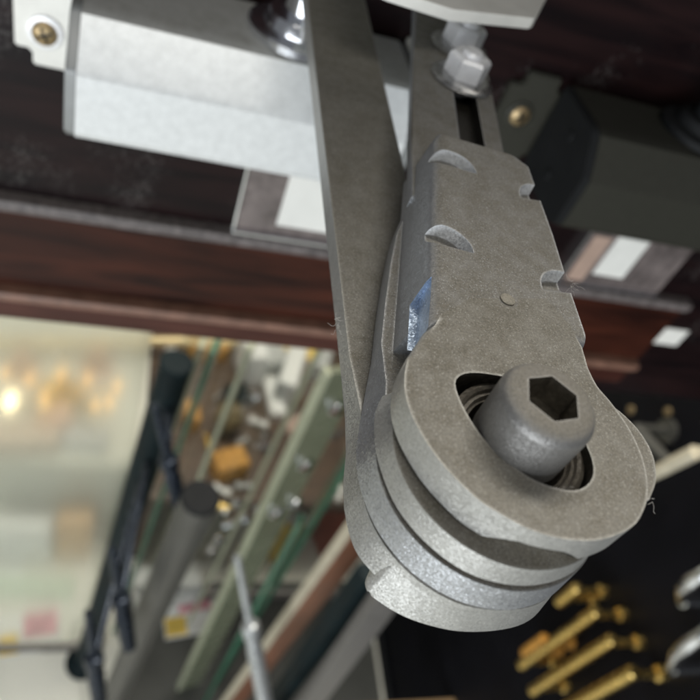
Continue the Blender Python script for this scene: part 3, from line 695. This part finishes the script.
# brass pole across the back
pa, pb = at_z(-40, 341, SH + 0.05), at_z(250, 341, SH + 0.05)
pole = empty('brass_pole', (pa + pb) / 2, 'long brass pole lying across the low shelves', 'pole')
bm = bmesh.new(); add_tube(bm, [pa, pb], 0.012, 16); obj('tube', bm, M['paleb'], pole)
for p in (pa, pb):
    bm = bmesh.new(); bmesh.ops.create_uvsphere(bm, u_segments=16, v_segments=10, radius=0.019, matrix=Matrix.Translation(p)); obj('finial', bm, M['brass'], pole)
for i in range(5):
    p = pa.lerp(pb, 0.1 + 0.2 * i); bm = bmesh.new(); add_box(bm, (p.x - 0.012, p.y - 0.016, SH), (p.x + 0.012, p.y + 0.016, SH + 0.036), 0.003); obj('rest', bm, M['card'], pole)
for (x, y, lab) in ((22, 372, 'peach plastic pedestal at the left edge behind the glass'), (97, 368, 'peach plastic pedestal near the right edge of the glass')):
    p = at_z(x, y, SH); bm = bmesh.new(); add_lathe(bm, [(38, 0), (38, 5), (17, 12), (14, 20), (13, 60), (17, 66), (0, 66)], 24, Matrix.Translation(p)); tag(obj('pedestal', bm, M['peach'], None), lab, 'pedestal', 'peach pedestals')

# goods on the dark shelf
def gbox(name, px, z, w, d, h, yaw, mat, label, cat='box', top=None):
    p = at_z(*px, z); mt = Matrix.Translation(p) @ Matrix.Rotation(yaw, 4, 'Z')
    o = empty(name, p, label, cat)
    bm = bmesh.new(); add_box(bm, (-w / 2, -d / 2, 0), (w / 2, d / 2, h), 0.003, mt); obj('carton', bm, mat, o)
    bm = bmesh.new(); add_box(bm, (-w / 2 + 0.004, -d / 2 + 0.004, h + 0.0003), (w / 2 - 0.004, d / 2 - 0.004, h + 0.0022), 0.0008, mt); obj('lid', bm, top or mat, o)
    return o
gbox('amber_box', (227, 470), SH, 0.075, 0.055, 0.06, 0.35, M['amber'], 'amber plastic box left of the olive upright')
p = at_z(226, 428, SH); bm = bmesh.new(); add_lathe(bm, [(20, 0), (24, 4), (10, 12), (30, 30), (38, 50), (34, 72), (18, 88), (0, 92)], 10, Matrix.Translation(p)); tag(obj('crystal_knob', bm, M['bronze'], None, angle=12), 'brown crystal knob behind the amber box', 'knob')
gbox('carton', (262, 362), SH, 0.09, 0.12, 0.07, 0.3, M['greybag'], 'pale grey carton below the board behind the chrome fittings')
gbox('carton', (293, 358), SH, 0.12, 0.10, 0.06, -0.2, M['peach'], 'peach carton under the board left of the olive upright', top=M['yellowpaper'])
gbox('carton', (322, 352), SH, 0.05, 0.22, 0.06, -0.35, M['greybag'], 'narrow grey carton touching the olive upright')
gbox('carton', (206, 352), SH, 0.10, 0.06, 0.05, 0.1, M['amber'], 'small amber carton under the board beside the black post')
gbox('carton', (190, 420), SH, 0.035, 0.06, 0.05, 0.1, M['amber'], 'tiny amber carton between the black post and green strip')
gbox('carton', (272, 400), SH, 0.04, 0.12, 0.03, 0.15, M['card'], 'slim white carton lying among the chrome fittings')
gbox('carton', (352, 470), SH, 0.03, 0.06, 0.05, 0.3, M['yellowpaper'], 'small yellow carton right of the olive upright')
gbox('carton', (330, 540), 0.0, 0.10, 0.10, 0.30, 0.3, M['redbox'], 'brick red carton behind the copper brown rail')
gbox('carton', (276, 548), 0.001, 0.06, 0.06, 0.20, 0.3, M['yellowpaper'], 'yellow topped carton on the floor left of copper rail', top=M['card'])
gbox('carton', (250, 505), SH - 0.2, 0.14, 0.06, 0.10, 0.15, M['tan'], 'tan carton in front of the dark shelf')
gbox('carton', (165, 590), 0.001, 0.16, 0.10, 0.06, 0.2, M['greybag'], 'pale grey carton on the floor behind the grey tube')
gbox('carton', (285, 385), SH, 0.05, 0.16, 0.10, -0.3, M['greybag'], 'tall pale grey carton standing beside the slim white carton', top=M['card'])
gbox('carton', (246, 372), SH, 0.05, 0.10, 0.12, 0.2, M['card'], 'tall white carton under the board right of green strip')
gbox('carton', (300, 430), SH, 0.10, 0.05, 0.04, 0.5, M['tan'], 'flat tan carton half behind the olive upright')
gbox('carton', (236, 398), SH, 0.06, 0.06, 0.03, 0.4, M['darkpost'], 'black carton beside the brown crystal knob')
gbox('carton', (74, 548), 0.001, 0.08, 0.04, 0.17, 0.05, M['amber_pale'], 'pale orange carton on the floor behind the glass')
gbox('carton', (24, 550), 0.001, 0.13, 0.04, 0.15, 0.0, M['card'], 'upright white carton on the floor behind the glass')
gbox('carton', (30, 585), 0.001, 0.20, 0.05, 0.012, -0.05, M['palegreen'], 'flat pale green carton on the floor behind the glass')
gbox('carton', (20, 440), SH, 0.16, 0.07, 0.04, 0.1, M['tan_pale'], 'beige carton on the pale shelf near the left edge')
gbox('carton', (85, 440), SH, 0.10, 0.05, 0.03, -0.1, M['greybag'], 'grey carton on the pale shelf below the glowing bulbs')
gbox('carton', (55, 425), SH, 0.07, 0.06, 0.05, 0.3, M['peach'], 'small peach carton on the pale shelf between two others')
for i, (x, y, tilt, lab) in enumerate(((248, 397, 1.2, 'upper chrome pipe fitting lying crosswise'), (262, 440, 0.2, 'chrome pipe fitting standing below the white carton'), (232, 505, 0.4, 'chrome pipe fitting next to the grey tube cap'), (237, 520, 0.9, 'lowest chrome pipe fitting beside the tan carton'), (322, 396, 0.3, 'chrome pipe fitting half hidden by the olive upright'), (216, 545, 0.2, 'pale chrome fitting right of the grey tube'))):
    p = at_z(x, y, SH + 0.02); bm = bmesh.new()
    mt = Matrix.Translation(p) @ Matrix.Rotation(tilt, 4, 'Y')
    add_lathe(bm, [(9, -30), (9, -18), (6, -16), (6, 14), (11, 16), (11, 26), (7, 30), (0, 31)], 20, mt)
    tag(obj('pipe_fitting', bm, M['chrome'], None), lab, 'pipe fitting', 'chrome fittings on the dark shelf')

rg = random.Random(11)
for (x, y, k_, mn, lab) in [
        (258, 421, 0.9, 'card', 'white loose fitting right of the brown crystal knob'),
        (268, 446, 0.8, 'chrome', 'chrome loose fitting right of the amber box'),
        (222, 488, 0.8, 'card', 'white loose fitting just above the grey tube cap'),
        (224, 505, 0.7, 'brass', 'brass loose fitting touching the grey tube cap'),
        (243, 484, 0.7, 'greybag', 'grey loose fitting below the amber box'),
        (338, 432, 0.8, 'chrome', 'chrome loose fitting tucked beside the arm elbow'),
        (340, 492, 0.8, 'card', 'white loose fitting left of the pivot stack'),
        (312, 372, 0.9, 'brass', 'brass loose fitting under the board by the olive upright'),
        (219, 395, 0.8, 'chrome', 'chrome loose fitting left of the brown crystal knob'),
        (208, 440, 0.7, 'brass', 'brass loose fitting left of the amber box'),
        (262, 505, 0.8, 'chrome', 'chrome loose fitting at the left edge of the olive upright'),
        (281, 366, 0.8, 'card', 'white loose fitting between the pale cartons under the board'),
        (242, 440, 0.6, 'greybag', 'grey loose fitting behind the amber box')]:
    p = at_z(x, y, SH + 0.012)
    mt = Matrix.Translation(p) @ Matrix.Rotation(rg.uniform(0, 6.28), 4, 'Z') @ Matrix.Rotation(math.radians(88), 4, 'Y') @ Matrix.Scale(k_, 4)
    bm = bmesh.new(); add_lathe(bm, [(11, -26), (11, -14), (7, -12), (7, 10), (12, 12), (12, 24), (8, 27), (0, 28)], 14, mt)
    tag(obj('loose_fitting', bm, M[mn], None), lab, 'fitting', 'loose fittings on the dark shelf')
for (x, y, pl, w, yaw, lab) in [(252, 345, (168, 560), 0.02, 1.1, 'pale glass strip between amber box and grey tube'), (322, 345, (262, 470), 0.02, 1.2, 'pale glass strip just left of the olive upright'), (300, 520, (232, 650), 0.02, 1.2, 'short green tinted glass strip right of the chrome rod')]:
    a, b = standing((x, y), 0.98, pl)
    flat_post('glass_strip', a, b, w, 0.007, yaw, M['pane_edge'] if 'green' in lab else M['olive_edge'], lab, 'glass strip')
# printed leaflets on the floor
def leaflet(px, w, d, yaw, mats_, label):
    p = at_z(*px, 0.0); mt = Matrix.Translation(p) @ Matrix.Rotation(yaw, 4, 'Z'); o = empty('leaflet', p, label, 'leaflet')
    bm = bmesh.new(); add_box(bm, (-w / 2, -d / 2, 0.001), (w / 2, d / 2, 0.006), 0.0006, mt); obj('sheet', bm, M['card'], o, smooth=False)
    for i, (a0, a1, b0, b1, m) in enumerate(mats_):
        bm = bmesh.new(); add_box(bm, (a0 * w, b0 * d, 0.0062), (a1 * w, b1 * d, 0.0072), 0, mt); obj('print', bm, M[m], o, smooth=False)
leaflet((30, 632), 0.13, 0.10, 0.15, [(-0.48, -0.18, -0.46, 0.05, 'yellowpaper'), (-0.1, 0.45, -0.1, 0.46, 'pinkpaper')], 'pink and yellow leaflet on the floor below the glass')
leaflet((190, 615), 0.13, 0.10, 0.15, [(-0.48, -0.1, -0.46, -0.02, 'yellowpaper'), (-0.2, 0.4, 0.05, 0.4, 'pinkpaper')], 'pink and yellow leaflet right of the grey tube')
leaflet((8, 571), 0.07, 0.06, 0.1, [(-0.4, 0.4, 0.3, 0.42, 'greybag')], 'small white leaflet at the left edge of the picture')

# ------------------------------------------------------------------ pull handles on the black side board
def pull(px, X, length, r, mat, label, cat='pull handle', group=None, px_low=None):
    a = at_x(*px, X)
    o = empty('pull_handle', (SIDE_X, a.y, a.z - length / 2), label, cat, group)
    top = a + Vector((0, 0, 0.0)); lo = a - Vector((0, 0, length))
    bm = bmesh.new(); mt = align(lo, top); L_ = length * 1000
    add_lathe(bm, [(0, -4), (r * 0.8, -3), (r, 0), (r, L_), (r * 0.8, L_ + 3), (0, L_ + 4)], 24, mt); obj('bar', bm, mat, o)
    for z in (0.012, length - 0.012):
        p = lo + Vector((0, 0, z)); q = Vector((SIDE_X - 0.0005, p.y, p.z))
        bm = bmesh.new(); D_ = (q - p).length * 1000; add_lathe(bm, [(r * 0.62, 0), (r * 0.62, D_ - 10), (r * 1.05, D_ - 8), (r * 1.15, D_)], 20, align(p, q)); obj('standoff', bm, mat, o)
    return o
G = 'brass pull handles on the black board'
pull((577, 588), 0.665, 0.05, 8.8, M['brass'], 'shortest brass pull handle, nearest the pivot', group=G)
pull((596, 612), 0.665, 0.22, 8.8, M['brass'], 'second brass pull handle from the pivot', group=G)
pull((612, 640), 0.665, 0.22, 8.8, M['brass'], 'third brass pull handle from the pivot', group=G)
pull((633, 672), 0.665, 0.22, 9.5, M['brass'], 'brass pull handle closest to the bottom right corner', group=G)
pull((545, 640), 0.665, 0.06, 10.5, M['amber'], 'short amber pull handle left of the brass row')
def curved_pull(px, px2, X, mat, label):
    a = at_x(*px, X); b_ = at_x(*px2, X); o = empty('pull_handle', (SIDE_X, a.y, a.z), label, 'pull handle', 'curved chrome pull handles')
    mid_ = (a + b_) / 2 + Vector((-0.02, 0, 0))
    pts = [a, a.lerp(mid_, 0.6) + Vector((-0.006, 0, 0)), mid_, b_.lerp(mid_, 0.6) + Vector((-0.006, 0, 0)), b_]
    bm = bmesh.new(); add_tube(bm, pts, [0.006, 0.0085, 0.010, 0.009, 0.007], 16); obj('grip', bm, mat, o)
    for p in (a, b_):
        bm = bmesh.new(); add_tube(bm, [p, Vector((SIDE_X - 0.0005, p.y, p.z))], 0.009, 14); obj('standoff', bm, mat, o)
curved_pull((735, 560), (682, 600), 0.66, M['chrome'], 'upper curved chrome pull handle at the right edge')
curved_pull((742, 615), (672, 668), 0.66, M['chrome'], 'lower curved chrome pull handle at the right edge')
# sticker, cream lever and steel lever on the same board
door = empty('dark_panel', (0.54, 0.37, Z(-0.44)), 'dark brown panel with a white sticker right of the pivot', 'panel')
bm = bmesh.new(); add_box(bm, (0.376, 0.356, Z(-0.405)), (0.716, 0.380, Z(-0.2468)), 0.002); obj('face', bm, M['panel'], door)
p = at_y(663, 335, 0.356)
bm = bmesh.new(); add_box(bm, (p.x - 0.020, 0.3545, p.z - 0.0092), (p.x + 0.020, 0.3557, p.z + 0.0092)); tag(obj('price_sticker', bm, M['card'], None, smooth=False), 'white price sticker on the dark panel at right', 'sticker')
def lever(px, px2, mat, r, label):
    a = at_x(*px, 0.665); b_ = at_x(*px2, 0.665); o = empty('lever_handle', (SIDE_X, b_.y, b_.z), label, 'lever handle')
    bm = bmesh.new(); add_tube(bm, [a, a.lerp(b_, 0.5), b_], [r * 0.9, r, r], 14); obj('lever', bm, mat, o)
    bm = bmesh.new(); add_tube(bm, [b_, Vector((SIDE_X - 0.006, b_.y, b_.z))], r * 0.8, 14); add_tube(bm, [Vector((SIDE_X - 0.006, b_.y, b_.z)), Vector((SIDE_X - 0.0005, b_.y, b_.z))], r * 2.2, 20); obj('rose', bm, mat, o)
lever((636, 482), (696, 452), M['cream'], 0.009, 'cream lever handle right of the pivot')
lever((672, 466), (636, 428), M['greytube'], 0.008, 'dull steel lever handle above the cream lever')
# small screws on the board
for i, (x, y, lab) in enumerate(((631, 410, 'small brass screw head left of the steel lever'), (668, 412, 'small brass screw head above the steel lever'))):
    p = at_x(x, y, SIDE_X - 0.0005); bm = bmesh.new(); add_lathe(bm, [(7, 0), (6.5, 2), (4, 3.4), (0, 3.8)], 16, align(p, p - Vector((1, 0, 0)))); tag(obj('screw_head', bm, M['brassy'], None), lab, 'screw', 'screws on the black board')
# wooden batten low in front of the board
pa, pb = at_x(380, 712, 0.60), at_x(470, 704, 0.70)
pc = (pa + pb) / 2
bm = bmesh.new(); add_box(bm, (0.43, pc.y - 0.016, pc.z - 0.012), (SIDE_X - 0.0005, pc.y + 0.012, pc.z + 0.012), 0.002); tag(obj('batten', bm, M['woodpale'], None), 'pale wooden batten fixed to the black board at the bottom edge', 'batten')
